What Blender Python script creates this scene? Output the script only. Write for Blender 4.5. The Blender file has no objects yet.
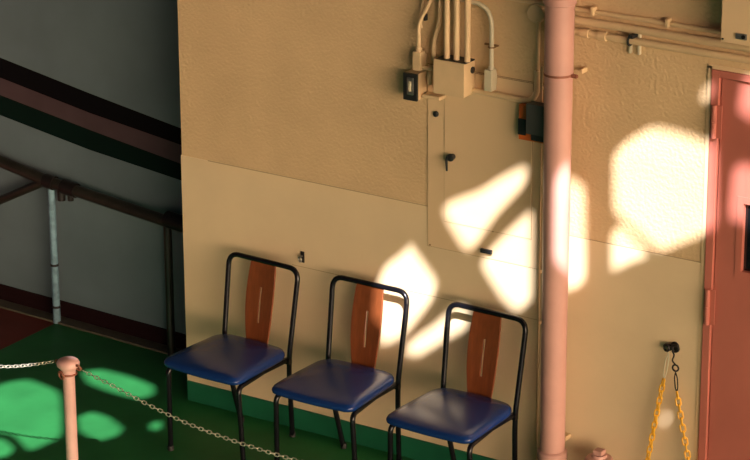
import bpy, bmesh, math, random
from mathutils import Vector, Matrix
random.seed(7)
PI = math.pi
SC = bpy.context.scene
COL = SC.collection

# ------------------------------------------------------------------ camera geometry (surveyed from the photograph)
F_PX, TH, AL, RO, DIST = 2852.0, math.radians(19.56), math.radians(56.72), math.radians(-.31), 13.2
def _axes():
    s, c = math.sin, math.cos
    r = Vector((s(AL), c(AL), 0))
    F = Vector((-c(AL)*c(TH), s(AL)*c(TH), -s(TH)))
    U = Vector((-c(AL)*s(TH), s(AL)*s(TH), c(TH)))
    return r*c(RO)+U*s(RO), U*c(RO)-r*s(RO), F
CR, CU, CF = _axes()
def ray(px, py): return CF+CR*((px-375)/F_PX)-CU*((py-230)/F_PX)
CAM = -ray(188, 399)*DIST
def hit(px, py, ax, v):
    d = ray(px, py); return CAM+d*((v-CAM[ax])/d[ax])
def Y(px, py, v=0.0): return hit(px, py, 1, v)
def Z(px, py, v=0.0): return hit(px, py, 2, v)

# ------------------------------------------------------------------ materials
def mat(name, col, rough=.5, metal=0, bump=0, bscale=60, var=0, vscale=4, coat=0, spec=.5, bdetail=4, dirt=None):
    m = bpy.data.materials.new(name); m.use_nodes = True
    nt = m.node_tree; b = nt.nodes['Principled BSDF']
    b.inputs['Base Color'].default_value = (*col, 1)
    b.inputs['Roughness'].default_value = rough
    b.inputs['Metallic'].default_value = metal
    b.inputs['Coat Weight'].default_value = coat
    b.inputs['Specular IOR Level'].default_value = spec
    tc = nt.nodes.new('ShaderNodeTexCoord')
    n = nt.nodes.new('ShaderNodeTexNoise'); n.inputs['Scale'].default_value = vscale; n.inputs['Detail'].default_value = 5
    nt.links.new(tc.outputs['Object'], n.inputs['Vector'])
    mx = nt.nodes.new('ShaderNodeMix'); mx.data_type = 'RGBA'
    v = var if var else .05
    mx.inputs['A'].default_value = (*[c*(1-v) for c in col], 1)
    mx.inputs['B'].default_value = (*([min(1, c*(1+v)) for c in col] if dirt is None else dirt), 1)
    rp = nt.nodes.new('ShaderNodeMapRange'); rp.inputs['From Min'].default_value = .35 if dirt is None else .55; rp.inputs['From Max'].default_value = .65 if dirt is None else .75
    nt.links.new(n.outputs['Fac'], rp.inputs['Value'])
    nt.links.new(rp.outputs['Result'], mx.inputs['Factor'])
    nt.links.new(mx.outputs['Result'], b.inputs['Base Color'])
    if bump:
        n2 = nt.nodes.new('ShaderNodeTexNoise'); n2.inputs['Scale'].default_value = bscale; n2.inputs['Detail'].default_value = bdetail
        nt.links.new(tc.outputs['Object'], n2.inputs['Vector'])
        bp = nt.nodes.new('ShaderNodeBump'); bp.inputs['Strength'].default_value = bump; bp.inputs['Distance'].default_value = .01
        nt.links.new(n2.outputs['Fac'], bp.inputs['Height']); nt.links.new(bp.outputs['Normal'], b.inputs['Normal'])
    return m
def wood():
    m = mat('stained_plywood', (.30, .062, .018), .38)
    nt = m.node_tree; b = nt.nodes['Principled BSDF']
    tc = nt.nodes.new('ShaderNodeTexCoord'); mp = nt.nodes.new('ShaderNodeMapping'); mp.inputs['Scale'].default_value = (40, 40, 2.5)
    n = nt.nodes.new('ShaderNodeTexNoise'); n.inputs['Scale'].default_value = 2; n.inputs['Detail'].default_value = 6
    r = nt.nodes.new('ShaderNodeValToRGB'); r.color_ramp.elements[0].position = .3; r.color_ramp.elements[1].position = .7
    r.color_ramp.elements[0].color = (.15, .040, .011, 1); r.color_ramp.elements[1].color = (.21, .056, .016, 1)
    nt.links.new(tc.outputs['Object'], mp.inputs['Vector']); nt.links.new(mp.outputs['Vector'], n.inputs['Vector'])
    nt.links.new(n.outputs['Fac'], r.inputs['Fac']); nt.links.new(r.outputs['Color'], b.inputs['Base Color'])
    return m
M = dict(
    stucco=mat('cream_stucco', (.66, .465, .26), .7, bump=.45, bscale=72, var=.06, vscale=3, bdetail=1, spec=.3),
    smooth=mat('cream_smooth_paint', (.725, .56, .345), .55, bump=.10, bscale=30, var=.05, vscale=2.2, spec=.35),
    panel=mat('cream_sheet_paint', (.72, .52, .305), .5, bump=.05, bscale=12, var=.04, vscale=2, spec=.4),
    cream=mat('cream_enamel', (.66, .48, .275), .45, var=.06, vscale=9),
    hairline=mat('faint_joint', (.42, .29, .16), .8),
    seam=mat('dark_seam_line', (.22, .12, .05), .8),  # dark brown of the joints
    pale=mat('pale_grey_enamel', (.56, .50, .35), .45, var=.05),
    green=mat('green_deck_paint', (.019, .150, .040), .5, bump=.05, bscale=25, var=.14, vscale=3.5, spec=.25),
    greenbase=mat('green_skirting_paint', (.012, .13, .062), .55, var=.1, vscale=5, spec=.3),
    red=mat('oxide_red_deck_paint', (.15, .030, .022), .6, var=.12, vscale=4, spec=.25),
    pink=mat('pink_enamel', (.53, .29, .245), .42, bump=.06, bscale=18, var=.07, vscale=6),
    pinkdoor=mat('salmon_door_paint', (.47, .145, .105), .45, bump=.06, bscale=9, var=.08, vscale=3),
    pinkpost=mat('pale_pink_enamel', (.64, .37, .33), .4, var=.08, vscale=12),
    rust=mat('rusty_pink', (.25, .08, .045), .6, var=.3, vscale=40),
    black=mat('black_gloss_tube', (.004, .004, .006), .25, spec=.35),
    dark=mat('black_plastic', (.012, .013, .014), .5),
    graybox=mat('charcoal_plastic', (.045, .048, .045), .5),
    orange=mat('orange_plastic', (.60, .12, .015), .5),
    rubber=mat('rubber', (.012, .012, .012), .7),
    vinyl=mat('navy_vinyl', (.007, .034, .165), .25, bump=.05, bscale=140, var=.05, spec=.55),
    wood=wood(),
    steel=mat('dull_steel', (.42, .40, .36), .32, metal=.9, var=.15, vscale=50),
    brass=mat('aged_steel', (.62, .58, .48), .35, metal=.7, var=.2, vscale=60),
    iron=mat('black_iron', (.02, .016, .015), .45, metal=.4),
    yellow=mat('yellow_plastic', (.80, .42, .02), .4),
    glass=mat('dark_glass', (.006, .007, .008), .12, spec=.6),
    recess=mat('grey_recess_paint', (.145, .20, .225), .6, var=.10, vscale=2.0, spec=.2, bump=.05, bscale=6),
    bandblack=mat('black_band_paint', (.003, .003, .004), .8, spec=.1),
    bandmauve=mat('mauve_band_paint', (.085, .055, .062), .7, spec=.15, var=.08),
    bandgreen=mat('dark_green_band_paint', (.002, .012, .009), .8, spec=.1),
    maroon=mat('maroon_skirting_paint', (.018, .006, .007), .8, spec=.1),
    kerb=mat('grey_kerb_paint', (.10, .085, .06), .7, var=.15, vscale=14),
    railmetal=mat('dark_painted_rail', (.020, .018, .013), .42, metal=.0, var=.3, vscale=12),
    railpost=mat('pale_blue_rail_paint', (.17, .29, .36), .45, var=.25, vscale=30),
    screen=mat('grey_mask_plate', (.25, .25, .25), .6),  # plain grey of the added sun mask
)

# ------------------------------------------------------------------ mesh helpers (world coordinates unless parented to a thing)
def link(name, bm, m, parent=None, smooth=False, mats=None):
    me = bpy.data.meshes.new(name)
    if parent is not None:
        o_ = Vector((0, 0, 0)); p = parent
        while p is not None: o_ += p.location; p = p.parent
        bmesh.ops.translate(bm, vec=-o_, verts=bm.verts)
    bmesh.ops.recalc_face_normals(bm, faces=bm.faces)
    bm.to_mesh(me); bm.free()
    for x in (mats or [m]): me.materials.append(x)
    if smooth:
        for p in me.polygons: p.use_smooth = True
        try: me.set_sharp_from_angle(angle=math.radians(40))
        except Exception: pass
    o = bpy.data.objects.new(name, me); COL.objects.link(o)
    if parent is not None: o.parent = parent
    return o
def tag(o, label=None, cat=None, group=None, kind=None):
    if label: o['label'] = label
    if cat: o['category'] = cat
    if group: o['group'] = group
    if kind: o['kind'] = kind
    return o
def thing(name, label, cat, loc=(0, 0, 0), group=None, kind=None):
    o = bpy.data.objects.new(name, None); COL.objects.link(o); o.location = loc
    o.empty_display_size = .05
    return tag(o, label, cat, group, kind)
def NB(): return bmesh.new()
def box(bm, x0, x1, y0, y1, z0, z1, bev=0.0, seg=2):
    r = bmesh.ops.create_cube(bm, size=1)
    vs = r['verts']
    for v in vs: v.co = Vector((x0+(v.co.x+.5)*(x1-x0), y0+(v.co.y+.5)*(y1-y0), z0+(v.co.z+.5)*(z1-z0)))
    if bev:
        es = list({e for v in vs for e in v.link_edges})
        bmesh.ops.bevel(bm, geom=es, offset=bev, segments=seg, affect='EDGES', profile=.6)
    return bm
def fillet(pts, r, n=6):
    pts = [Vector(p) for p in pts]; out = [pts[0]]
    for i in range(1, len(pts)-1):
        a, b, c = pts[i-1], pts[i], pts[i+1]
        d1 = (a-b); d2 = (c-b); rr = r[i-1] if isinstance(r, (list, tuple)) else r
        k = min(rr, d1.length*.49, d2.length*.49)
        p, q = b+d1.normalized()*k, b+d2.normalized()*k
        for j in range(n+1):
            t = j/n; out.append(p*(1-t)**2+b*2*t*(1-t)+q*t*t)
    out.append(pts[-1]); return out
def tube(bm, pts, r, seg=14, cap=True):
    pts = [Vector(p) for p in pts]; n = len(pts); rings = []
    rad = r if isinstance(r, (list, tuple)) else [r]*n
    t0 = (pts[1]-pts[0]).normalized()
    u = t0.orthogonal().normalized()
    for i in range(n):
        t = (pts[min(i+1, n-1)]-pts[max(i-1, 0)]).normalized()
        u = (u-t*u.dot(t)).normalized(); w = t.cross(u)
        rings.append([bm.verts.new(pts[i]+(u*math.cos(a)+w*math.sin(a))*rad[i]) for a in [2*PI*k/seg for k in range(seg)]])
    for i in range(n-1):
        for k in range(seg):
            bm.faces.new((rings[i][k], rings[i][(k+1) % seg], rings[i+1][(k+1) % seg], rings[i+1][k]))
    if cap:
        bm.faces.new(rings[0][::-1]); bm.faces.new(rings[-1])
    return bm
def lathe(bm, prof, c, axis='z', seg=28):
    rings = []
    for r, h in prof:
        ring = []
        for k in range(seg):
            a = 2*PI*k/seg; x, y = r*math.cos(a), r*math.sin(a)
            p = {'z': (x, y, h), 'y': (x, h, y), 'x': (h, x, y)}[axis]
            ring.append(bm.verts.new(Vector(c)+Vector(p)))
        rings.append(ring)
    for i in range(len(prof)-1):
        for k in range(seg): bm.faces.new((rings[i][k], rings[i][(k+1) % seg], rings[i+1][(k+1) % seg], rings[i+1][k]))
    bm.faces.new(rings[0][::-1]); bm.faces.new(rings[-1])
    return bm
def torus(bm, c, R, r, axis=(0, 1, 0), stretch=None, n=18, m=8, arc=(0, 2*PI)):
    """ring, optionally an oval link: stretch = (direction, half length of the straight run)"""
    ax = Vector(axis).normalized()
    d = Vector(stretch[0]).normalized() if stretch else ax.orthogonal().normalized()
    e = ax.cross(d); h = stretch[1] if stretch else 0
    full = abs(arc[1]-arc[0]-2*PI) < 1e-6
    rings = []; cnt = n if full else n+1
    for i in range(cnt):
        a = arc[0]+(arc[1]-arc[0])*i/n
        rad = d*math.cos(a)+e*math.sin(a)
        cc = Vector(c)+rad*R+d*(h if math.cos(a) > 1e-9 else (-h if math.cos(a) < -1e-9 else 0))
        rings.append([bm.verts.new(cc+(rad*math.cos(b)+ax*math.sin(b))*r) for b in [2*PI*k/m for k in range(m)]])
    for i in range(cnt if full else cnt-1):
        A, B = rings[i], rings[(i+1) % cnt]
        for k in range(m): bm.faces.new((A[k], B[k], B[(k+1) % m], A[(k+1) % m]))
    if not full:
        bm.faces.new(rings[0]); bm.faces.new(rings[-1][::-1])
    return bm
def resample(pts, step):
    pts = [Vector(p) for p in pts]; out = [pts[0].copy()]; acc = 0
    for a, b in zip(pts, pts[1:]):
        L = (b-a).length; t = step-acc
        while t <= L: out.append(a+(b-a)*(t/L)); t += step
        acc = (acc+L) % step if L < step-acc else L-(t-step)
    return out
def chain(bm, pts, R, r, half, pitch):
    P = resample(pts, pitch)
    for i in range(len(P)-1):
        d = (P[i+1]-P[i]).normalized(); c = (P[i]+P[i+1])/2
        side = d.cross(Vector((0, 0, 1)))
        if side.length < .05: side = d.cross(Vector((0, 1, 0)))
        side.normalize(); up = side.cross(d).normalized()
        a = math.radians(40 if i % 2 else -50)
        torus(bm, c, R, r, axis=side*math.cos(a)+up*math.sin(a), stretch=(d, half), n=14, m=6)
    return bm
def spline(ctrl, n=10):
    c = [Vector(p) for p in ctrl]; c = [c[0]*2-c[1]]+c+[c[-1]*2-c[-2]]; out = []
    for i in range(1, len(c)-2):
        p0, p1, p2, p3 = c[i-1:i+3]
        for k in range(n):
            t = k/n
            out.append(.5*((2*p1)+(p2-p0)*t+(2*p0-5*p1+4*p2-p3)*t*t+(-p0+3*p1-3*p2+p3)*t**3))
    out.append(c[-2]); return out

# ------------------------------------------------------------------ setting
bm = NB(); box(bm, -1.13, 8.0, -2.3, .60, -.12, 0)
tag(link('floor', bm, M['green']), 'green painted deck floor', kind='structure')
bm = NB(); box(bm, -5, -1.1302, -2.3, .9, -.12, 0)
tag(link('floor', bm, M['red']), 'oxide red painted deck floor at far left', kind='structure')
SEAM, SEAM2 = 1.187, .782
DX0, DX1, DZ1 = 2.628, 3.52, 2.0
wf = thing('wall_front', 'cream wall, stucco above and smooth paint below', None, kind='structure')
def wallpiece(name, m, x0, x1, z0, z1, y0=0.0):
    bm = NB(); box(bm, x0, x1, y0, .30, z0, z1); return link(name, bm, m, wf)
wallpiece('stucco_wall', M['stucco'], .004, DX0, SEAM, 4.6, .002)
wallpiece('stucco_wall', M['stucco'], DX0, DX1, DZ1, 4.6, .002)
wallpiece('stucco_wall', M['stucco'], DX1, 8, SEAM, 4.6, .002)
wallpiece('smooth_wall', M['smooth'], 0, DX0, 0, SEAM)
wallpiece('smooth_wall', M['smooth'], DX1, 8, 0, SEAM)
bm = NB(); box(bm, .60, 1.86, -.0007, .001, SEAM2-.0011, SEAM2+.0011); link('hairline_joint', bm, M['hairline'], wf)
bm = NB(); box(bm, .15, 2.62, -.0009, .004, SEAM-.0016, SEAM+.0016); link('hairline_joint', bm, M['hairline'], wf)
bm = NB(); box(bm, .006, 2.60, -.010, 0, 0, .096, .002)
tag(link('baseboard_front', bm, M['greenbase']), 'green painted skirting', kind='structure')
# recess behind the wall
A0, B0 = Z(0, 307.8), Z(174, 356.5)
dd = (B0-A0).normalized(); nn = Vector((-dd.y, dd.x, 0))       # nn points away from the deck
def K(s, off, z): return A0+dd*s+nn*off+Vector((0, 0, z))
def prism(bm, s0, s1, o0, o1, z0, z1, bev=0):
    v = [bm.verts.new(K(s, o, z)) for s, o, z in ((s0, o0, z0), (s1, o0, z0), (s1, o1, z0), (s0, o1, z0), (s0, o0, z1), (s1, o0, z1), (s1, o1, z1), (s0, o1, z1))]
    for f in ((0, 3, 2, 1), (4, 5, 6, 7), (0, 1, 5, 4), (1, 2, 6, 5), (2, 3, 7, 6), (3, 0, 4, 7)): bm.faces.new([v[i] for i in f])
OFFW = .085
def onwall(px, py, off=OFFW):
    d = ray(px, py); p0 = K(0, off, 0); return CAM+d*((p0-CAM).dot(nn)/d.dot(nn))
def sz(p): return (p-A0).dot(dd), p.z
bm = NB()
S0, S1 = -2.2, 2.6
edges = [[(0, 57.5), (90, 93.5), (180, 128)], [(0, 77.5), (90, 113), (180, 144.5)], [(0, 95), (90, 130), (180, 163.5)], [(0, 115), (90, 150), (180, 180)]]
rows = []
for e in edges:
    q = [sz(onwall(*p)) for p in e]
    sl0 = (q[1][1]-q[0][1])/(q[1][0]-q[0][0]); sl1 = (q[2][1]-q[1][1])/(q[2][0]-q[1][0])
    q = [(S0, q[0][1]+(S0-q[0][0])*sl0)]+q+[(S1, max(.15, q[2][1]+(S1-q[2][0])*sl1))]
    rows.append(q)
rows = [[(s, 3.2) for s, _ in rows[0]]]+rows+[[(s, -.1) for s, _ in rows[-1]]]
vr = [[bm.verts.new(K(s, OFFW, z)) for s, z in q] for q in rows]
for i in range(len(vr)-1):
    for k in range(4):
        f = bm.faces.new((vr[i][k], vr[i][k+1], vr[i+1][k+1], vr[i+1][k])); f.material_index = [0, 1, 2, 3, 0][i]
bmesh.ops.recalc_face_normals(bm, faces=bm.faces)
g = bmesh.ops.extrude_face_region(bm, geom=list(bm.faces))
bmesh.ops.translate(bm, vec=nn*.15, verts=[v for v in g['geom'] if isinstance(v, bmesh.types.BMVert)])
tag(link('wall_back', bm, None, mats=[M['recess'], M['bandblack'], M['bandmauve'], M['bandgreen']]), 'grey recess wall with black, mauve and green bands', kind='structure')
bm = NB(); prism(bm, S0, S1, OFFW-.012, OFFW, .0, .088)
tag(link('baseboard_back', bm, M['maroon']), 'dark maroon skirting of the recess wall', kind='structure')
bm = NB(); prism(bm, S0, S1, 0, OFFW-.012, 0, .010)
tag(link('trim_1', bm, M['kerb']), 'narrow grey kerb strip at the recess wall foot', kind='structure')
bm = NB(); box(bm, -.028, .002, .05, .10, 0, 4.0)
tag(link('trim_2', bm, M['bandblack']), 'black edge strip behind the wall corner', kind='structure')
# unseen blockers added to darken the recess: slab above, end wall at right
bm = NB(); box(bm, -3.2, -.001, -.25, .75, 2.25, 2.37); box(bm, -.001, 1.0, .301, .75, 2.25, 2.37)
tag(link('recess_shade_slab', bm, M['bandblack']), 'unseen slab added to shade the recess from above', kind='structure')
bm = NB(); box(bm, .90, 1.0, .301, .85, 0, 3.2)  # added to stop light leaking in behind the cream wall
tag(link('recess_light_stop', bm, M['bandblack']), 'unseen end wall added to block light behind the cream wall', kind='structure')

# ------------------------------------------------------------------ door at the right
door = thing('door_1', 'salmon pink steel door with dark window', None, (DX0, 0, 0), kind='structure')
bm = NB()
box(bm, DX0, DX0+.035, -.012, .10, 0, DZ1, .003); box(bm, DX1-.035, DX1, -.012, .10, 0, DZ1, .003); box(bm, DX0+.035, DX1-.035, -.012, .10, DZ1-.028, DZ1, .003)
link('door_frame', bm, M['pinkdoor'], door)
bm = NB(); box(bm, DX0-.02, DX0-.001, -.004, .004, 0, DZ1+.012); box(bm, DX0-.02, DX1+.02, -.004, .004, DZ1+.001, DZ1+.018)
link('sealant_bead', bm, M['panel'], door)
wx0, wz1, wz0 = Y(743.6, 204).x, Y(744, 204).z, Y(743, 272).z
wx1 = wx0+.30
lx0, lx1, lz1 = DX0+.040, DX1-.040, DZ1-.034
bm = NB()
for a in ((lx0, wx0, .012, lz1), (wx1, lx1, .012, lz1), (wx0, wx1, .012, wz0), (wx0, wx1, wz1, lz1)): box(bm, a[0], a[1], 0.002, .045, a[2], a[3])
leaf = link('door_leaf', bm, M['pinkdoor'], door)
bm = NB(); fr = .028
for a in ((wx0-fr, wx0, wz0-fr, wz1+fr), (wx1, wx1+fr, wz0-fr, wz1+fr), (wx0, wx1, wz0-fr, wz0), (wx0, wx1, wz1, wz1+fr)): box(bm, a[0], a[1], -.0012, .002, a[2], a[3], .0008)
wfm = link('window_frame', bm, M['pinkdoor'], leaf)
bm = NB(); box(bm, wx0, wx1, .022, .028, wz0, wz1); link('pane', bm, M['glass'], leaf)
for (a, b, c) in ((717, 104, 137), (709.5, 288, 323)):
    z1, z0 = Y(a, b).z, Y(a, c).z; h = NB(); x = DX0+.022
    tube(h, [(x, -.020, z0), (x, -.020, (z0+z1)/2-.001)], .0105); tube(h, [(x, -.020, (z0+z1)/2+.001), (x, -.020, z1)], .0105)
    box(h, x, x+.03, -.014, -.010, z0, z1); link('hinge', h, M['pinkdoor'], door, True)
bm = NB(); box(bm, lx1-.08, lx1-.05, -.03, .002, .95, 1.12, .004); tube(bm, [(lx1-.065, -.03, 1.04), (lx1-.065, -.06, 1.04), (lx1-.17, -.06, 1.04)], .009)
link('door_handle', bm, M['steel'], door, True)

# ------------------------------------------------------------------ chairs
def make_chair():
    t = thing('side_chair', 'x', 'chair', group='chairs lined up against the cream wall'); UP = .009
    # cushion
    def outline(k):
        fw, bw, f, b = .214, .196, -.207, .196
        c = [(-fw, f), (fw, f), (bw, b), (-bw, b)]; rad = [.045, .045, .075, .075]; out = []
        for i in range(4):
            p0, p1, p2 = Vector(c[i-1]), Vector(c[i]), Vector(c[(i+1) % 4])
            a, b_ = p1+(p0-p1).normalized()*rad[i], p1+(p2-p1).normalized()*rad[i]
            # edge subdivision toward next corner
            for j in range(9):
                s = j/8; out.append(a*(1-s)**2+p1*2*s*(1-s)+b_*s*s)
            nx = c[(i+1) % 4]; nxt = Vector(nx)+(p1-Vector(nx)).normalized()*rad[(i+1) % 4]
            for j in range(1, 6): out.append(b_+(nxt-b_)*(j/6))
        res = []
        for p in out:
            q = p.copy()
            if p.y < f+.03: q.y -= .014*(1-(p.x/fw)**2)      # bowed front edge
            if p.y > b-.03: q.y += .010*(1-(p.x/bw)**2)
            res.append(q*k)
        return res
    bm = NB(); rings = []
    for k, z in ((.90, .408), (.965, .409), (.99, .414), (1.0, .424), (.995, .434), (.975, .4425), (.93, .448), (.8, .4525), (.6, .4555), (.35, .457), (.12, .4575)):
        ring = []
        for p in outline(k):
            drop = -.006*max(0, (-p.y-.10)/.1) if z > .43 else 0
            ring.append(bm.verts.new((p.x, p.y, z+drop+UP)))
        rings.append(ring)
    n = len(rings[0])
    for i in range(len(rings)-1):
        for j in range(n): bm.faces.new((rings[i][j], rings[i][(j+1) % n], rings[i+1][(j+1) % n], rings[i+1][j]))
    bm.faces.new(rings[0][::-1]); bm.faces.new(rings[-1])
    link('seat', bm, M['vinyl'], t, True)
    bm = NB(); box(bm, -.165, .165, -.165, .165, .398+UP, .4085+UP, .003)
    link('seat_board', bm, M['dark'], t)
    r = .0118
    # inverted U of the back
    YS, YT, ZT, ZS = .208, .268, .808, .44
    pts = fillet([(-.181, YS-.002, .40), (-.183, YS, ZS), (-.193, YT, ZT), (.193, YT, ZT), (.183, YS, ZS), (.181, YS-.002, .40)], [.06, .055, .055, .06], 8)
    bm = NB(); tube(bm, pts, r); link('back_frame', bm, M['black'], t, True)
    for s in (-1, 1):
        bm = NB(); tube(bm, fillet([(s*.181, YS-.002, .40), (s*.178, YS, .33), (s*.146, .266, .008)], .08, 6), r)
        lg = link('leg', bm, M['black'], t, True)
        bm = NB(); lathe(bm, [(.010, 0), (.0135, .002), (.0135, .022), (.0115, .026)], (s*.1455, .267, 0)); link('foot_cap', bm, M['rubber'], lg, True)
        bm = NB(); tube(bm, fillet([(s*.206, -.162, .006), (s*.195, -.176, .400), (s*.174, .02, .400)], .035, 8), r)
        lg = link('leg', bm, M['black'], t, True)
        bm = NB(); lathe(bm, [(.010, 0), (.0135, .002), (.0135, .022), (.0115, .026)], (s*.2062, -.162, 0)); link('foot_cap', bm, M['rubber'], lg, True)
        bm = NB(); tube(bm, [(s*.174, .02, .400), (s*.1765, .206, .400)], .0105)
        box(bm, s*.178-.014, s*.178+.014, .188, .214, .382, .410, .004)
        link('side_rail', bm, M['black'], t, True)
    for yq, zq in ((.0, .398), (.200, .393)):
        bm = NB(); tube(bm, [(-.174, yq, zq), (.174, yq, zq)], .009); link('cross_rail', bm, M['black'], t, True)
    # wooden splat with slot: strips between the outline and the slot
    bm = NB()
    z0, z1 = .40, .798; zs0, zs1 = .530, .690; sw = .0050
    def half(z):
        u = (z-z0)/(z1-z0)
        return .054+.021*math.sin(PI*min(1, u/1.30)) if u < .65 else .075-.007*((u-.65)/.35)**2
    zsl = sorted(set([z0+(z1-z0)*i/28 for i in range(29)]+[zs0, zs1]))
    def yy(z, x): return YS+.006+(YT-YS)*(z-ZS)/(ZT-ZS)-.008*math.sin(PI*(z-z0)/(z1-z0))+(-.055*(x/.08)**2*.12)
    for a, b in zip(zsl, zsl[1:]):
        inside = a >= zs0-1e-6 and b <= zs1+1e-6
        spans = []
        for zz in (a, b):
            h = half(zz); spans.append([-h, -h*.55, -sw, sw, h*.55, h])
        for k in range(5):
            if inside and k == 2: continue
            q = [(spans[0][k], a), (spans[0][k+1], a), (spans[1][k+1], b), (spans[1][k], b)]
            bm.faces.new([bm.verts.new((x, yy(z, x), z)) for x, z in q])
    bmesh.ops.remove_doubles(bm, verts=bm.verts, dist=1e-5)
    bmesh.ops.recalc_face_normals(bm, faces=bm.faces)
    o = link('backrest', bm, M['wood'], t)
    md = o.modifiers.new('th', 'SOLIDIFY'); md.thickness = .009; md.offset = 0
    md = o.modifiers.new('bv', 'BEVEL'); md.width = .0015; md.segments = 2; md.limit_method = 'ANGLE'
    return t
def copy_tree(o, parent=None):
    c = o.copy(); COL.objects.link(c)
    if parent is not None: c.parent = parent
    for ch in list(o.children): copy_tree(ch, c)
    return c
ch0 = make_chair()
spots = [((.498, -.356), -2.4, 'black tube chair with navy vinyl seat, leftmost, nearest the dark recess'),
         ((1.066, -.345), 0.3, 'black tube chair with navy seat, middle one, bright sunlight on its back frame'),
         ((1.657, -.356), -1.2, 'black tube chair with navy seat, rightmost, next to the tall pink drainpipe')]
for i, ((x, y), a, lab) in enumerate(spots):
    c = ch0 if i == 0 else copy_tree(ch0)
    c.location = (x, y, 0); c.rotation_euler.z = math.radians(a); c['label'] = lab

# ------------------------------------------------------------------ chain post and chains
PH = .75
pp = Z(68, 361, PH)
post = thing('chain_post', 'pale pink round post with chains hooked to its rounded cap', 'post', (pp.x, pp.y, 0))
bm = NB(); lathe(bm, [(.090, 0), (.090, .006), (.040, .012), (.0285, .03)], (pp.x, pp.y, 0)); link('base_flange', bm, M['pinkpost'], post, True)
bm = NB(); tube(bm, [(pp.x, pp.y, .012), (pp.x, pp.y, PH-.045)], .0250, 24); link('pole', bm, M['pinkpost'], post, True)
# cap: a squat flattened dome with two lugs
bm = NB(); lathe(bm, [(.0285, PH-.06), (.030, PH-.052), (.030, PH-.038), (.036, PH-.030), (.046, PH-.020), (.048, PH-.008), (.042, PH+.003), (.034, PH+.008), (.018, PH+.011), (.002, PH+.0115)], (pp.x, pp.y, 0), seg=32)
link('cap', bm, M['pinkpost'], post, True)
cdir = Vector((1, 0, 0))
for s in (-1, 1):
    bm = NB(); torus(bm, (pp.x+s*.052, pp.y, PH-.018), .012, .0055, axis=(0, 1, .5), n=20)
    link('lug_ring', bm, M['rust'], post, True)
bm = NB(); torus(bm, (pp.x, pp.y, PH-.055), .0315, .0045, axis=(0, 0, 1), n=28)
torus(bm, (pp.x-.008, pp.y-.037, PH-.052), .016, .005, axis=(.3, 1, .2), n=20)
link('collar_band', bm, M['rust'], post, True)
y0 = pp.y
R0 = Vector((pp.x+.078, y0, PH-.026)); L0 = Vector((pp.x-.078, y0, PH-.020))
rp = [R0]+[Y(a, b, y0) for a, b in ((112, 385.5), (150, 405.5), (190, 424.5), (240, 443), (297, 460.5))]
e = rp[-1]; rp += [e+Vector((.3, 0, .006)), e+Vector((.6, 0, .035)), e+Vector((.9, 0, .09)), Vector((e.x+1.18, y0, PH-.02))]
bm = NB(); chain(bm, spline(rp, 12), .0064, .0021, .0050, .0205)
tag(link('chain', bm, M['brass'], smooth=True), 'steel barrier chain sagging rightward from pink post past the chairs', 'chain', group='barrier chains')
p2 = Y(0, 366.5, y0); pm = Y(28, 365.2, y0)
lp = [L0, pm, p2, p2+Vector((-.2, 0, -.024)), p2+Vector((-.5, 0, -.006)), p2+Vector((-.8, 0, .045)), Vector((p2.x-1.0, y0, PH-.02))]
bm = NB(); chain(bm, spline(lp, 12), .0064, .0021, .0050, .0205)
tag(link('chain', bm, M['brass'], smooth=True), 'steel barrier chain running from pink post to left photo edge', 'chain', group='barrier chains')
# neighbouring posts that carry the far ends
def endpost(p, lab):
    t = thing('chain_post', lab, 'post', (p[0], p[1], 0))
    bm = NB(); lathe(bm, [(.090, 0), (.090, .006), (.040, .012), (.0265, .03), (.0265, PH-.06), (.030, PH-.052), (.050, PH-.026), (.056, PH-.012), (.053, PH+.002), (.040, PH+.012), (.002, PH+.018)], (p[0], p[1], 0), seg=32)
    link('pole', bm, M['pinkpost'], t, True)
endpost((e.x+1.235, y0), 'pale pink post holding the far right end of the barrier chain, beside nearest chairs')
endpost((p2.x-1.055, y0), 'pale pink post holding the far left end of the barrier chain, on red floor')
# ------------------------------------------------------------------ rail in the recess
def along(s, off, z): return K(s, off, z)
def onplane(px, py, off): return onwall(px, py, off)
RO_ = .012
rail = thing('handrail', 'dark sloping pipe handrail on pale blue post in the recess', 'handrail', (K(0, RO_, 0).x, K(0, RO_, 0).y, 0))
a, b, c = onplane(-40, 144.5, RO_), onplane(50, 182, RO_), onplane(200, 232.5, RO_)
bm = NB(); tube(bm, [a, b], .0285, 18); tube(bm, [b, c], .0285, 18); link('top_rail', bm, M['railmetal'], rail, True)
d = onplane(-40, 217, RO_); bm = NB(); tube(bm, [d, onplane(46, 181, RO_)], .021, 16); link('brace', bm, M['railmetal'], rail, True)
dirr = (c-b).normalized()
bm = NB(); tube(bm, [b-dirr*.03, b+dirr*.03], .035, 18); tube(bm, [b+dirr*.085, b+dirr*.17], .036, 18)
m_ = b+dirr*.07; tube(bm, [m_+Vector((0, 0, -.02)), m_+Vector((0, 0, -.075))], .020, 12); tube(bm, [m_+dirr*.06+Vector((0, 0, -.02)), m_+dirr*.06+Vector((0, 0, -.06))], .015, 12)
link('clamp_fitting', bm, M['iron'], rail, True)
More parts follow.
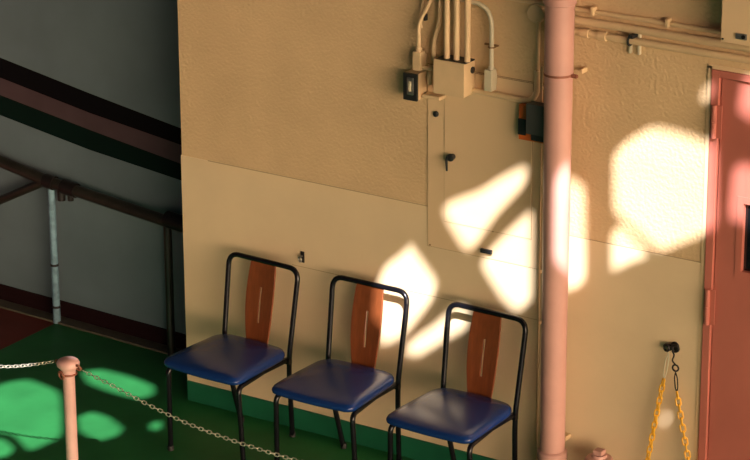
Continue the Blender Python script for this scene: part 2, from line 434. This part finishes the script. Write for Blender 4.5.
for (tx, ty, bx, by, rr, mt) in ((51, 187, 56.5, 325, .0185, 'railpost'), (167.5, 226, 172, 352, .020, 'railmetal')):
    top = onplane(tx, ty, RO_); bot = Vector((top.x, top.y, .0))
    g_ = NB(); tube(g_, [bot, top], rr, 16); p_ = link('leg', g_, M[mt], rail, True)
    if mt == 'railpost':
        p_['label'] = 'pale blue painted leg'
        for zz in (.30, .08):
            g_ = NB(); tube(g_, [(top.x, top.y, zz), (top.x, top.y, zz+.012)], rr+.0025, 16); link('joint_ring', g_, M['iron'], p_, True)
        g_ = NB(); tube(g_, [(top.x, top.y, .42), (top.x, top.y, top.z-.01)], [rr+.001, rr+.001], 16); 
        g_.free()
bm = NB(); e_ = onplane(177, 222, RO_); tube(bm, [e_-dirr*.06, e_+dirr*.10], .040, 18); link('clamp_fitting', bm, M['iron'], rail, True)

# ------------------------------------------------------------------ pink drainpipe
PY, PX = -.105, Y(556, 230, -.105).x
pipe = thing('drainpipe', 'tall pink vertical drainpipe in front of the cream wall', 'pipe', (PX, PY, 0))
zb = Y(556, 73, PY).z; zc = Y(556, 3, PY).z; zbot = Y(553, 450, PY).z
bm = NB(); lathe(bm, [(.0530, zbot-.01), (.0535, .9), (.0560, 1.3), (.0575, zb-.004)], (PX, PY, 0), seg=40); link('lower_pipe', bm, M['pink'], pipe, True)
bm = NB(); lathe(bm, [(.0592, zb+.004), (.0602, zc)], (PX, PY, 0), seg=40); link('upper_pipe', bm, M['pink'], pipe, True)
bm = NB(); lathe(bm, [(.0604, zb-.005), (.0604, zb+.005)], (PX, PY, 0), seg=40)
box(bm, PX+.05, PX+.085, PY-.006, PY+.01, zb-.008, zb+.006, .002); link('strap', bm, M['rust'], pipe, True)
bm = NB(); box(bm, PX+.066, PX+.074, PY+.062, -.002, zb-.006, zb+.014, .002); link('strap_bracket', bm, M['cream'], pipe)
bm = NB(); lathe(bm, [(.063, zc), (.067, zc+.004), (.067, zc+.03), (.061, zc+.034), (.061, 4.5)], (PX, PY, 0), seg=40); link('upper_collar', bm, M['pink'], pipe, True)
bm = NB(); lathe(bm, [(.060, 0), (.060, zbot-.040), (.0635, zbot-.036), (.0635, zbot-.004), (.058, zbot+.002), (.054, zbot+.003)], (PX, PY, 0), seg=40); link('lower_coupling', bm, M['pink'], pipe, True)
bm = NB(); q = Y(567, 437, -.03); box(bm, q.x-.02, q.x+.004, -.045, -.002, q.z-.012, q.z+.008, .003)
link('wall_bracket', bm, M['cream'], pipe)
# thin conduit beside it
q0, q1 = Y(542.2, 66, -.04), Y(541.5, 330, -.04)
bm = NB(); tube(bm, [(q0.x, -.04, q0.z), (q0.x, -.04, .0)], .0050, 10)
for zz in (q0.z-.1, q1.z+.25, q1.z+.02): box(bm, q0.x-.006, q0.x+.006, -.04, -.0034, zz, zz+.012)
tag(link('thin_conduit', bm, M['cream'], smooth=True), 'thin cream vertical conduit hugging left side of pink drainpipe', 'conduit')

# ------------------------------------------------------------------ access panel
px0, px1, pz0, pz1 = Y(428, 200).x, Y(547, 200).x, 1.010, Y(480, 73).z
ap = thing('access_panel', 'flush cream access panel with inner door, left of pink drainpipe', 'access panel', (px0, 0, pz0))
bm = NB(); g = .0018
box(bm, px0-g, px1+g, -.0010, .001, pz0-g, pz1+g); link('panel_joint', bm, M['seam'], ap)
bm = NB(); box(bm, px0, px1, -.0032, -.0005, pz0, pz1, .0008); link('panel_plate', bm, M['panel'], ap)
ix0, ix1, iz0, iz1 = Y(445, 160).x, Y(532.5, 160).x, 1.137, pz1-.004
bm = NB(); box(bm, ix0-g, ix1+g, -.0040, -.003, iz0-g, iz1+g); link('door_joint', bm, M['seam'], ap)
bm = NB(); box(bm, ix0, ix1, -.0062, -.0035, iz0, iz1, .0008); link('panel_door', bm, M['panel'], ap)
q = Y(436, 114, -.006); bm = NB(); lathe(bm, [(.0125, -.003), (.0125, -.011), (.009, -.014), (.001, -.014)], (q.x, 0, q.z), 'y'); link('plug', bm, M['dark'], ap, True)
q = Y(452, 157, -.016); bm = NB(); lathe(bm, [(.012, -.006), (.013, -.022), (.016, -.024), (.016, -.032), (.010, -.036), (.001, -.036)], (q.x, 0, q.z), 'y')
tube(bm, [(q.x-.012, -.030, q.z+.006), (q.x-.018, -.032, q.z-.015), (q.x-.017, -.030, q.z-.060)], [.0075, .0065, .0045], 10); link('lever_handle', bm, M['dark'], ap, True)
qa, qb = Y(480.5, 247.5, -.012), Y(491.5, 256, -.012); bm = NB(); box(bm, qa.x, qb.x, -.016, -.003, qb.z+.006, qa.z-.004, .002)
box(bm, qa.x+.012, qb.x-.008, -.020, -.016, qb.z+.014, qa.z-.012, .001); link('latch', bm, M['dark'], ap)
for a, b in ((430.5, 244.5), (493.5, 231)):
    q = Y(a, b); bm = NB(); lathe(bm, [(.0038, -.003), (.0038, -.0055), (.001, -.006)], (q.x, 0, q.z), 'y', 12); link('screw', bm, M['seam'], ap, True)

# ------------------------------------------------------------------ conduits and boxes, upper middle
def conduit(pts, r, lab, m='cream', rf=.03, name='conduit', extra=None, group=None, seg=12):
    bm = NB(); P = fillet(pts, rf, 7) if len(pts) > 2 else pts
    tube(bm, P, r, seg)
    if extra: extra(bm)
    return tag(link(name, bm, M[m], smooth=True), lab, 'conduit', group)
# junction box
JY = -.098
a, b = Y(433.4, 59.2, JY), Y(463.6, 98.2, JY)
jx0, jx1, jz1, jz0 = a.x, b.x, a.z, b.z
jb = thing('junction_box', 'cream square junction box fed by three thick vertical conduits', 'junction box', (jx0, 0, jz0))
bm = NB(); box(bm, jx0, jx1, JY+.006, -.0066, jz0, jz1-.004, .004); link('body', bm, M['cream'], jb)
bm = NB(); box(bm, jx0-.001, jx1+.001, JY, JY+.0065, jz0-.001, jz1+.001, .002); link('lid', bm, M['cream'], jb)
bm = NB(); box(bm, jx0+.003, jx1-.003, JY+.009, -.006, jz1-.004, jz1+.001); link('black_top_plate', bm, M['dark'], jb)  # thin black plate on the box top
q = hit(472.3, 70, 0, jx1); bm = NB(); lathe(bm, [(.0145, -.001), (.0145, .004), (.011, .006), (.001, .006)], (jx1, q.y, q.z), 'x'); link('knockout_plug', bm, M['dark'], jb, True)
TOPZ = 2.6
for i, (tx, bx) in enumerate(((447.3, 446.8), (457.2, 456.5), (468, 467.3))):
    q = Y(bx, 56, -.055)
    conduit([(q.x, -.055, jz1+.001), (q.x, -.055, TOPZ)], .0132, ['thick vertical conduit above junction box, left of the three', 'thick vertical conduit above junction box, middle of the three', 'thick vertical conduit above junction box, right of the three'][i], seg=16, group='thick conduits above the junction box')
q = [Y(440, -30, -.03), Y(440, 21, -.03), Y(433.6, 41, -.03), Y(433.2, 62, -.03)]
q[0].x = q[1].x; q[3].x = q[2].x; q[3].z = jz1-.01
for p in q: p.y = -.03
conduit([q[0], q[1], q[2], Vector((q[2].x, -.03, jz1-.03))], .0092, 'slim conduit with an S bend entering behind junction box left edge', rf=.03)
# conduit body + switch box at left
a, b = Y(412.2, 51.5, -.060), Y(420.0, 71.5, -.060)
cb = thing('conduit_fitting', 'cream conduit fitting box above the small black-faced switch box', 'conduit fitting', (a.x, 0, b.z))
bm = NB(); box(bm, a.x, b.x, -.060, -.020, b.z, a.z, .004); box(bm, a.x+.004, b.x-.004, -.021, -.001, b.z+.015, a.z-.015); link('body', bm, M['cream'], cb)
bm = NB(); lathe(bm, [(.0135, a.z-.002), (.0135, a.z+.010), (.011, a.z+.016)], ((a.x+b.x)/2, -.040, 0)); link('hub', bm, M['cream'], cb, True)
cx = (a.x+b.x)/2; cz = a.z+.010
p1, p2_, p3 = Y(418.4, 22, -.04), Y(427, 8, -.04), Y(433, -6, -.04)
conduit([(cx, -.040, cz), (cx, -.040, p1.z), (p2_.x, -.04, p2_.z), (p3.x, -.04, p3.z), (p3.x, -.04, TOPZ)], .0088, 'slim conduit rising from the conduit body and leaning right', rf=.05)
p4, p5 = Y(419.5, 18, -.022), Y(424.5, -8, -.022)
conduit([(cx+.004, -.022, p1.z-.03), (p4.x, -.022, p4.z), (p5.x, -.022, p5.z)], .0045, 'thin cable splitting upward from the leftmost slim conduit', rf=.02, name='cable')
q = Y(425.3, 17.5, -.012); bm = NB(); box(bm, q.x-.005, q.x+.005, -.018, 0.0, q.z-.014, q.z+.014, .003); tag(link('cable_clip', bm, M['dark']), 'tiny black cable clip on stucco between the slim conduits', 'cable clip')
SY = -.078
a2, b2 = Y(403.8, 72.5, SY), Y(417.0, 101.2, SY)
sb = thing('switch_box', 'small switch box with black face and grey window', 'switch box', (a2.x, 0, b2.z))
bm = NB(); box(bm, a2.x, b2.x, SY+.008, 0.0, b2.z, min(a2.z, b.z-.004), .003); link('body', bm, M['cream'], sb)
bm = NB(); box(bm, a2.x-.002, b2.x+.002, SY-.004, SY+.009, b2.z-.002, min(a2.z, b.z-.004)+.001, .003); link('cover', bm, M['dark'], sb)
c1, c2 = Y(407, 77, SY-.006), Y(413.5, 95.5, SY-.006)
bm = NB(); box(bm, c1.x, c2.x, SY-.009, SY-.003, c2.z, c1.z, .003); link('switch_plate', bm, M['steel'], sb)
bm = NB(); box(bm, (c1.x+c2.x)/2-.007, (c1.x+c2.x)/2+.007, SY-.013, SY-.008, (c1.z+c2.z)/2-.022, (c1.z+c2.z)/2+.022, .003); link('rocker', bm, M['pale'], sb)
# links between switch box and junction box
q = Y(428, 68.5, -.04); conduit([(b.x, -.04, q.z), (jx0, -.04, q.z)], .0085, 'short stub conduit joining conduit body to junction box')
q = Y(429.5, 80, -.03); conduit([(q.x, -.03, q.z+.035), (q.x, -.03, jz0+.01)], .0095, 'short vertical conduit stub left of junction box')
a3, b3 = Y(421.5, 93.5, -.055), Y(439.5, 103.0, -.055)
bm = NB(); box(bm, max(a3.x, b2.x+.003), b3.x, -.055, -.0045, b3.z+.008, min(a3.z-.003, jz0-.004), .004)
tag(link('cable_trunking', bm, M['cream']), 'short cream trunking piece below the junction box left corner', 'trunking')
# right conduit body with arch
a4, b4 = Y(484.3, 69.5, -.055), Y(491.8, 92, -.055)
rb = thing('conduit_fitting', 'pale grey-green conduit fitting box right of the junction box', 'conduit fitting', (a4.x, 0, b4.z))
bm = NB(); box(bm, a4.x, b4.x, -.058, -.016, b4.z, a4.z, .004); box(bm, a4.x+.006, b4.x-.004, -.017, -.0065, b4.z+.02, a4.z-.02); link('body', bm, M['pale'], rb)
bm = NB(); lathe(bm, [(.0135, a4.z-.002), (.0135, a4.z+.008), (.0115, a4.z+.013)], ((a4.x+b4.x)/2+.004, -.036, 0)); link('hub', bm, M['pale'], rb, True)
hx = (a4.x+b4.x)/2+.004
t1 = Y(489.5, 6, -.036); t2 = Y(466, 4.5, -.028)
conduit([(hx, -.036, a4.z+.01), (hx, -.036, t1.z), (t2.x-.05, -.026, t1.z+.008)], .0098, 'slim conduit arching from pale conduit body behind the thick conduits', m='pale', rf=.10)
q = Y(490.5, 45, -.01); bm = NB(); box(bm, q.x-.030, q.x+.034, -.010, 0.0, q.z-.004, q.z+.004, .002)
tube(bm, [(hx-.014, -.006, q.z), (hx-.013, -.040, q.z), (hx, -.050, q.z), (hx+.013, -.040, q.z), (hx+.014, -.006, q.z)], .003, 8)
tag(link('saddle_clamp', bm, M['seam']), 'thin rusty saddle clamp around the arching conduit', 'clamp')
# round box and the bent conduit
rq = Y(536, 13.5, -.02)
bm = NB(); lathe(bm, [(.040, 0.0), (.040, -.022), (.037, -.026), (.001, -.027)], (rq.x, 0, rq.z), 'y')
tag(link('round_junction_box', bm, M['panel'], smooth=True), 'round cream junction box left of the pink drainpipe top', 'junction box')
v0 = Y(538.3, 28, -.02); vz = Y(538, 71, -.02).z
bends = [(v0.x, -.02, rq.z-.030), (v0.x, -.02, vz)]
conduit(bends, .0088, 'slim conduit dropping straight from the round junction box', m='panel')
e1 = Y(536.8, 96.5, -.024); e2 = Y(519, 98.7, -.024); e3 = Y(477.5, 91.2, -.024)
zz = e2.z
conduit([(v0.x, -.024, vz), (v0.x, -.024, (e2.z+e3.z)/2-.004), (jx1, -.024, (e2.z+e3.z)/2)], .0125, 'conduit with a wide elbow running into junction box right side', rf=.085)
# orange and black beacon
OY = -.05
a5, b5 = Y(518.8, 104, OY), Y(536, 142.5, OY)
ob = thing('signal_box', 'orange and black box tucked behind left edge of pink drainpipe', 'signal box', (a5.x, 0, b5.z))
ox1 = PX-.066
bm = NB(); box(bm, a5.x, ox1-.03, OY, -.0065, b5.z, a5.z, .004); link('orange_housing', bm, M['orange'], ob)
m1, m2 = Y(519, 118.5, OY-.003).z, Y(519, 134.5, OY-.003).z
bm = NB(); box(bm, a5.x-.0015, a5.x+.035, OY-.004, -.007, m2, m1, .002); link('black_insert', bm, M['dark'], ob)
fy = -.10
a6, b6 = Y(526, 103.5, fy), Y(543, 137, fy)
bm = NB(); box(bm, a6.x, ox1+.002, fy, OY-.001, b6.z, a6.z, .003); link('charcoal_cover', bm, M['graybox'], ob)
bm = NB(); box(bm, a6.x+.015, ox1+.002, -.085, -.0065, b6.z-.030, b6.z-.001, .003); link('black_bracket', bm, M['dark'], ob)
# ------------------------------------------------------------------ horizontal conduits at upper right
def hline(p, q, y, x0, x1):
    A, B = Y(*p, y), Y(*q, y); s = (B.z-A.z)/(B.x-A.x)
    s = 0 if abs(s) < .02 else s
    zm = (A.z+B.z)/2
    return [(x0, y, zm+(x0-(A.x+B.x)/2)*s), (x1, y, zm+(x1-(A.x+B.x)/2)*s)]
bx_a = Y(721, 41.2, -.14)
h1 = hline((572.6, 8.5), (720, 31.6), -.012, 1.30, bx_a.x+.10)
conduit(h1, .0092, 'thinnest horizontal conduit, topmost of three, ending at the wall cabinet')
h2 = hline((572.6, 17.5), (748, 49.5), -.018, rq.x+.05, 4.2)
conduit(h2, .0165, 'thick brownish horizontal pipe, middle of the three behind the drainpipe', m='cream', seg=16)
h3 = hline((572.6, 30.6), (748, 60), -.018, rq.x+.06, 4.2)
def cpl(bm):
    for xp in (585.5, 603):
        x = Y(xp, 33, -.026).x; tube(bm, [(x-.022, -.020, h3[0][2]), (x+.014, -.020, h3[0][2])], .0185, 16)
conduit(h3, .0148, 'horizontal conduit with two couplings, lowest of the three', extra=cpl, seg=16)
q = Y(632.5, 40, -.03); st = thing('conduit_strap', 'black and white strap clamping the lowest horizontal conduit', 'clamp', (q.x, 0, q.z))
bm = NB(); box(bm, q.x-.010, q.x+.010, -.050, -.001, h3[0][2]+.016, h2[0][2]-.018, .002); link('black_block', bm, M['dark'], st)
bm = NB(); torus(bm, (q.x-.016, -.020, h3[0][2]), .019, .005, axis=(1, 0, 0), n=20); link('ring', bm, M['dark'], st, True)
bm = NB()
for s in (-.024, .016): box(bm, q.x+s, q.x+s+.010, -.016, 0.0, h3[0][2]-.055, h3[0][2]+.045, .002)
link('pale_leg', bm, M['pale'], st)
for i, (a, b) in enumerate(((594, 6), (668.5, 18))):
    q = Y(a, b, -.015); bm = NB(); box(bm, q.x-.008, q.x+.008, -.034, 0.0, h1[0][2]-.012, h1[0][2]+.022, .004)
    tag(link('conduit_saddle', bm, M['cream']), ['small cream saddle on the topmost horizontal conduit, near drainpipe', 'small cream saddle on the topmost horizontal conduit, near wall cabinet'][i], 'clamp', 'saddles on the topmost conduit')
# wall cabinet top right
cab = thing('wall_cabinet', 'cream metal wall cabinet in the top right corner above pink door', 'cabinet', (bx_a.x, 0, bx_a.z))
bm = NB(); box(bm, bx_a.x, bx_a.x+.50, -.128, -.045, bx_a.z, bx_a.z+.55, .003); box(bm, bx_a.x+.03, bx_a.x+.47, -.045, 0, bx_a.z+.09, bx_a.z+.5); link('body', bm, M['panel'], cab)
bm = NB(); box(bm, bx_a.x-.002, bx_a.x+.502, -.140, -.128, bx_a.z-.002, bx_a.z+.552, .003); cd = link('cabinet_door', bm, M['panel'], cab)
q = Y(741.3, 36.6, -.143); bm = NB(); box(bm, q.x-.024, q.x+.024, -.146, -.140, q.z-.012, q.z+.012, .0028, 3); lt = link('latch', bm, M['steel'], cd)
bm = NB(); lathe(bm, [(.008, -.146), (.008, -.149), (.001, -.1495)], (q.x+.010, 0, q.z), 'y', 16); link('keyhole_disc', bm, M['iron'], cd, True)
q = Y(722.8, 38.8, -.14); bm = NB(); lathe(bm, [(.0035, -.140), (.0035, -.1425), (.001, -.143)], (q.x, 0, q.z), 'y', 12); link('screw', bm, M['iron'], cd, True)

# ------------------------------------------------------------------ small wall fittings
q = Y(300.3, 259, -.02); eh = thing('eye_hook', 'small dark eye hook on the wall between left and middle chairs', 'hook', (q.x, 0, q.z))
bm = NB(); box(bm, q.x-.008, q.x+.010, -.006, 0.0, q.z-.022, q.z+.030, .003); link('plate', bm, M['iron'], eh)
bm = NB(); torus(bm, (q.x-.002, -.020, q.z-.002), .012, .0035, axis=(.5, 1, 0), n=18); tube(bm, [(q.x, -.005, q.z+.010), (q.x, -.020, q.z+.010)], .004, 8); link('eye', bm, M['steel'], eh, True)
# hook with yellow chains
q = Y(670, 349, -.03); hk = thing('wall_hook', 'black iron double hook on the wall holding yellow chains', 'hook', (q.x, 0, q.z))
bm = NB(); lathe(bm, [(.020, -.001), (.020, -.005), (.016, -.008)], (q.x+.008, 0, q.z+.004), 'y', 20); link('plate', bm, M['iron'], hk, True)
bm = NB(); torus(bm, (q.x-.018, -.026, q.z), .013, .0055, axis=(.3, 1, 0)); torus(bm, (q.x+.022, -.026, q.z+.006), .014, .0055, axis=(-.2, 1, 0))
tube(bm, [(q.x-.018, -.026, q.z+.012), (q.x, -.020, q.z+.014), (q.x+.022, -.026, q.z+.018)], .006, 8)
tube(bm, [(q.x, -.005, q.z), (q.x, -.030, q.z)], .008, 10); link('double_eye', bm, M['iron'], hk, True)
bm = NB(); r0 = Y(675.5, 368, -.034)
tube(bm, spline([(q.x+.012, -.034, q.z-.004), (q.x+.022, -.036, q.z-.02), (q.x+.016, -.036, q.z-.045), (r0.x, -.034, r0.z+.014)], 6), .0035, 8)
torus(bm, (r0.x, -.034, r0.z), .0135, .0038, axis=(0, 1, 0)); link('hanging_hook', bm, M['iron'], hk, True)
def clasp(pa, pb, lab):
    A, B = Vector(pa), Vector(pb); d = (B-A); bm = NB()
    side = d.cross(Vector((0, 1, 0))).normalized()*.0065
    tube(bm, fillet([A, A+d*.25+side, B-d*.25+side, B], .01, 4), .0028, 8); tube(bm, fillet([A, A+d*.25-side, B-d*.25-side, B], .01, 4), .0028, 8)
    return bm
l0, l1 = Y(668.5, 352.5, -.036), Y(663.8, 379, -.036)
bm = clasp(l0, l1, ''); tag(link('snap_clasp', bm, M['pale'], smooth=True), 'silver snap clasp on the left yellow chain', 'clasp', 'clasps on the yellow chains')
k0, k1 = r0+Vector((0.002, -.002, -.018)), Y(676.8, 392, -.036)
bm = clasp(k0, k1, ''); tag(link('snap_clasp', bm, M['iron'], smooth=True), 'dark snap clasp on the right yellow chain', 'clasp', 'clasps on the yellow chains')
s1, s2 = Y(657, 412, -.04), Y(647.5, 460, -.045); dv = (s2-s1).normalized()
pl = [l1, s1, s2, s2+dv*.12+Vector((0, -.01, 0)), Vector((s2.x-.05, -.07, .02)), Vector((s2.x-.08, -.12, .014))]
bm = NB(); chain(bm, spline(pl, 14), .0100, .0038, .0075, .0285)
tag(link('yellow_chain', bm, M['yellow'], smooth=True), 'yellow plastic chain hanging from wall hook, slanting down to the left', 'chain', 'yellow chains on the wall hook')
s1, s2 = Y(682, 424, -.036), Y(688.3, 460, -.04); dv = (s2-s1).normalized()
pl = [k1, s1, s2, s2+dv*.12, Vector((s2.x+.07, -.07, .02)), Vector((s2.x+.13, -.10, .014))]
bm = NB(); chain(bm, spline(pl, 14), .0100, .0038, .0075, .0285)
tag(link('yellow_chain', bm, M['yellow'], smooth=True), 'yellow plastic chain hanging from wall hook, slanting down to the right', 'chain', 'yellow chains on the wall hook')
# capped standpipe
q = Y(599.3, 455, -.10); sp = thing('standpipe', 'pink capped standpipe with a square nut, low against the wall', 'standpipe', (q.x, -.10, 0))
bm = NB(); lathe(bm, [(.05, 0), (.05, .02), (.042, .025), (.042, q.z-.06)], (q.x, -.10, 0)); link('pipe_body', bm, M['pink'], sp, True)
bm = NB(); lathe(bm, [(.058, q.z-.06), (.060, q.z-.055), (.060, q.z-.020), (.052, q.z-.010), (.034, q.z-.007), (.030, q.z+.004), (.001, q.z+.005)], (q.x, -.10, 0)); link('cap', bm, M['pink'], sp, True)
bm = NB(); box(bm, q.x-.020, q.x+.020, -.120, -.080, q.z+.004, q.z+.024, .003); link('square_nut', bm, M['pink'], sp)

# ------------------------------------------------------------------ sun mask: unseen plate added, its openings shaped to throw the sun patches
SA, SE = math.radians(34.5), math.radians(40.5)
SUN = Vector((-math.sin(SA)*math.cos(SE), math.cos(SA)*math.cos(SE), -math.sin(SE)))     # travel direction
SYP = -6.5
def toscreen(p): return p-SUN*((p.y-SYP)/SUN.y)
wallpatch = [
    [(441, 207), (455, 200), (480, 189), (505, 175), (523, 166), (530, 169), (526, 184), (500, 214), (471, 251), (463, 249), (447, 224)],
    [(479, 262), (497, 240), (512, 226), (529, 211), (533, 211), (533, 300), (527, 307), (516, 313), (500, 297)],  # straight right side shaped to leave the pipe's shadow band unlit
    [(549, 198), (568, 174), (577, 178), (586, 186), (586.5, 284), (568, 292), (549, 284)],
    [(612, 152), (628, 137), (651, 124), (676, 128), (717, 143), (719, 158), (719, 230), (690, 242), (661, 253), (644, 240), (612, 211)],
    [(610, 232), (617, 224), (624, 223), (650, 251), (652, 256), (636, 262), (611, 272)],
    [(701, 88), (708, 82), (716, 88), (715, 99), (707, 103), (700, 97)],
    [(741, 79), (747, 74), (775, 78), (775, 124), (750, 120), (737, 110)],
    [(732, 168), (738, 160), (775, 166), (775, 226), (747, 226), (728, 219)],
    [(374, 288), (385, 263), (405, 250), (410, 242), (414, 246), (439, 281), (434, 300), (410, 331), (400, 340), (384, 346), (371, 330)],
    [(402, 352), (412, 340), (440, 318), (461, 304), (470, 308), (470, 326), (444, 343), (416, 357)],
    [(660, 417), (666, 410), (672, 415), (670, 424), (663, 427)],
]
floorpatch = [
    [(-22, 392), (10, 380), (30, 378), (62, 391), (65, 437), (30, 453), (14, 436), (-22, 430)],
    [(-22, 436), (6, 438), (17, 448), (10, 457), (-22, 462)],
    [(80, 371), (100, 368), (130, 375), (156, 386), (156, 395), (140, 400), (110, 393), (86, 383)],
    [(76, 416), (92, 410), (110, 416), (126, 428), (118, 437), (98, 442), (78, 432)],
    [(148, 424), (154, 421), (163, 420), (163, 430), (150, 431)],
]
polys = [[toscreen(Y(*p)) for p in P] for P in wallpatch]+[[toscreen(Z(*p)) for p in P] for P in floorpatch]  # mask openings worked back from the wanted sun patches
def smoothpoly(P, k=1):
    for _ in range(k):
        Q = []
        for i in range(len(P)):
            a, b = P[i], P[(i+1) % len(P)]; Q += [a*.88+b*.12, a*.12+b*.88]
        P = Q
    c = sum(P, Vector())/len(P)
    return [c+(p-c)*max(.5, 1-.012/max((p-c).length, .02)) for p in P]
bm = NB()
xs = [p.x for P in polys for p in P]; zs = [p.z for P in polys for p in P]
ux0, ux1, uz0, uz1 = min(xs)-1.5, max(xs)+3.0, min(zs)-.45, max(zs)+2.2
es = []
def loop(P):
    v = [bm.verts.new((p[0], SYP, p[1])) for p in P]
    for i in range(len(v)): es.append(bm.edges.new((v[i], v[(i+1) % len(v)])))
loop([(ux0, uz0), (ux1, uz0), (ux1, uz1), (ux0, uz1)])
for P in polys: loop([(p.x, p.z) for p in smoothpoly(P)])
bmesh.ops.triangle_fill(bm, use_beauty=True, use_dissolve=False, edges=es)
# triangle_fill may fill holes: drop faces whose centre lies in an opening
def inside(x, z, P):
    c = False
    for i in range(len(P)):
        a, b = P[i], P[i-1]
        if (a.z > z) != (b.z > z) and x < (b.x-a.x)*(z-a.z)/(b.z-a.z)+a.x: c = not c
    return c
SP = [smoothpoly(P) for P in polys]
kill = [f for f in bm.faces if any(inside(f.calc_center_median().x, f.calc_center_median().z, P) for P in SP)]
bmesh.ops.delete(bm, geom=kill, context='FACES_ONLY')
g = bmesh.ops.extrude_face_region(bm, geom=list(bm.faces))
bmesh.ops.translate(bm, vec=(0, -.006, 0), verts=[v for v in g['geom'] if isinstance(v, bmesh.types.BMVert)])
tag(link('sun_mask', bm, M['screen']), 'unseen plate added to cut the sunlight into patches', kind='structure')
for x in (ux0+.1, ux1-.1):  # uprights added along with the unseen sun mask
    bm = NB(); box(bm, x-.05, x+.05, SYP-.11, SYP-.008, 0, uz1)
    tag(link('sun_mask_post', bm, M['screen']), 'upright added under the unseen sun mask', kind='structure')

# ------------------------------------------------------------------ light
LOBE, LOBE_AZ = (20.5, 14.9, 10.0), 66
sd = bpy.data.lights.new('sun', 'SUN'); sd.energy = 15.5; sd.angle = math.radians(.33); sd.color = (1, .96, 1.0)
so = bpy.data.objects.new('sun', sd); COL.objects.link(so)
so.rotation_euler = SUN.to_track_quat('-Z', 'Y').to_euler(); so.location = (3, -8, 9)
w = bpy.data.worlds.new('sky'); SC.world = w; w.use_nodes = True; nt = w.node_tree; nt.nodes.clear()
out = nt.nodes.new('ShaderNodeOutputWorld'); bg = nt.nodes.new('ShaderNodeBackground')
tc = nt.nodes.new('ShaderNodeTexCoord'); vm = nt.nodes.new('ShaderNodeVectorMath'); vm.operation = 'DOT_PRODUCT'
LA, LE = math.radians(LOBE_AZ), 0.0
vm.inputs[1].default_value = (math.sin(LA), -math.cos(LA), 0)
nt.links.new(tc.outputs['Generated'], vm.inputs[0])
mr = nt.nodes.new('ShaderNodeMapRange'); mr.interpolation_type = 'SMOOTHSTEP'
mr.inputs['From Min'].default_value = .80; mr.inputs['From Max'].default_value = 1.0
nt.links.new(vm.outputs['Value'], mr.inputs['Value'])
sx = nt.nodes.new('ShaderNodeSeparateXYZ'); nt.links.new(tc.outputs['Generated'], sx.inputs[0])
mz = nt.nodes.new('ShaderNodeMapRange'); mz.interpolation_type = 'SMOOTHSTEP'      # glow hugging the horizon
mz.inputs['From Min'].default_value = .08; mz.inputs['From Max'].default_value = .42; mz.inputs['To Min'].default_value = 1; mz.inputs['To Max'].default_value = 0
nt.links.new(sx.outputs['Z'], mz.inputs['Value'])
mb = nt.nodes.new('ShaderNodeMapRange'); mb.inputs['From Min'].default_value = -.06; mb.inputs['From Max'].default_value = .0       # dark below the horizon
nt.links.new(sx.outputs['Z'], mb.inputs['Value'])
m0 = nt.nodes.new('ShaderNodeMath'); m0.operation = 'MULTIPLY'; nt.links.new(mz.outputs['Result'], m0.inputs[0]); nt.links.new(mb.outputs['Result'], m0.inputs[1])
mm = nt.nodes.new('ShaderNodeMath'); mm.operation = 'MULTIPLY'; nt.links.new(mr.outputs['Result'], mm.inputs[0]); nt.links.new(m0.outputs['Value'], mm.inputs[1])
mx = nt.nodes.new('ShaderNodeMix'); mx.data_type = 'RGBA'
mx.inputs['A'].default_value = (.016, .020, .024, 1); mx.inputs['B'].default_value = (*LOBE, 1)
nt.links.new(mm.outputs['Value'], mx.inputs['Factor']); nt.links.new(mx.outputs['Result'], bg.inputs['Color'])
nt.links.new(bg.outputs['Background'], out.inputs['Surface'])

# ------------------------------------------------------------------ camera
cd_ = bpy.data.cameras.new('camera'); cam = bpy.data.objects.new('camera', cd_); COL.objects.link(cam)
cd_.sensor_fit = 'HORIZONTAL'; cd_.sensor_width = 36; cd_.lens = F_PX*36/750; cd_.clip_end = 100
mw = Matrix((( CR.x, CU.x, -CF.x, CAM.x), (CR.y, CU.y, -CF.y, CAM.y), (CR.z, CU.z, -CF.z, CAM.z), (0, 0, 0, 1)))
cam.matrix_world = mw
SC.camera = cam
vs = SC.view_settings; vs.view_transform = 'Standard'; vs.look = 'None'; vs.gamma = 1; vs.exposure = 0; vs.use_curve_mapping = False
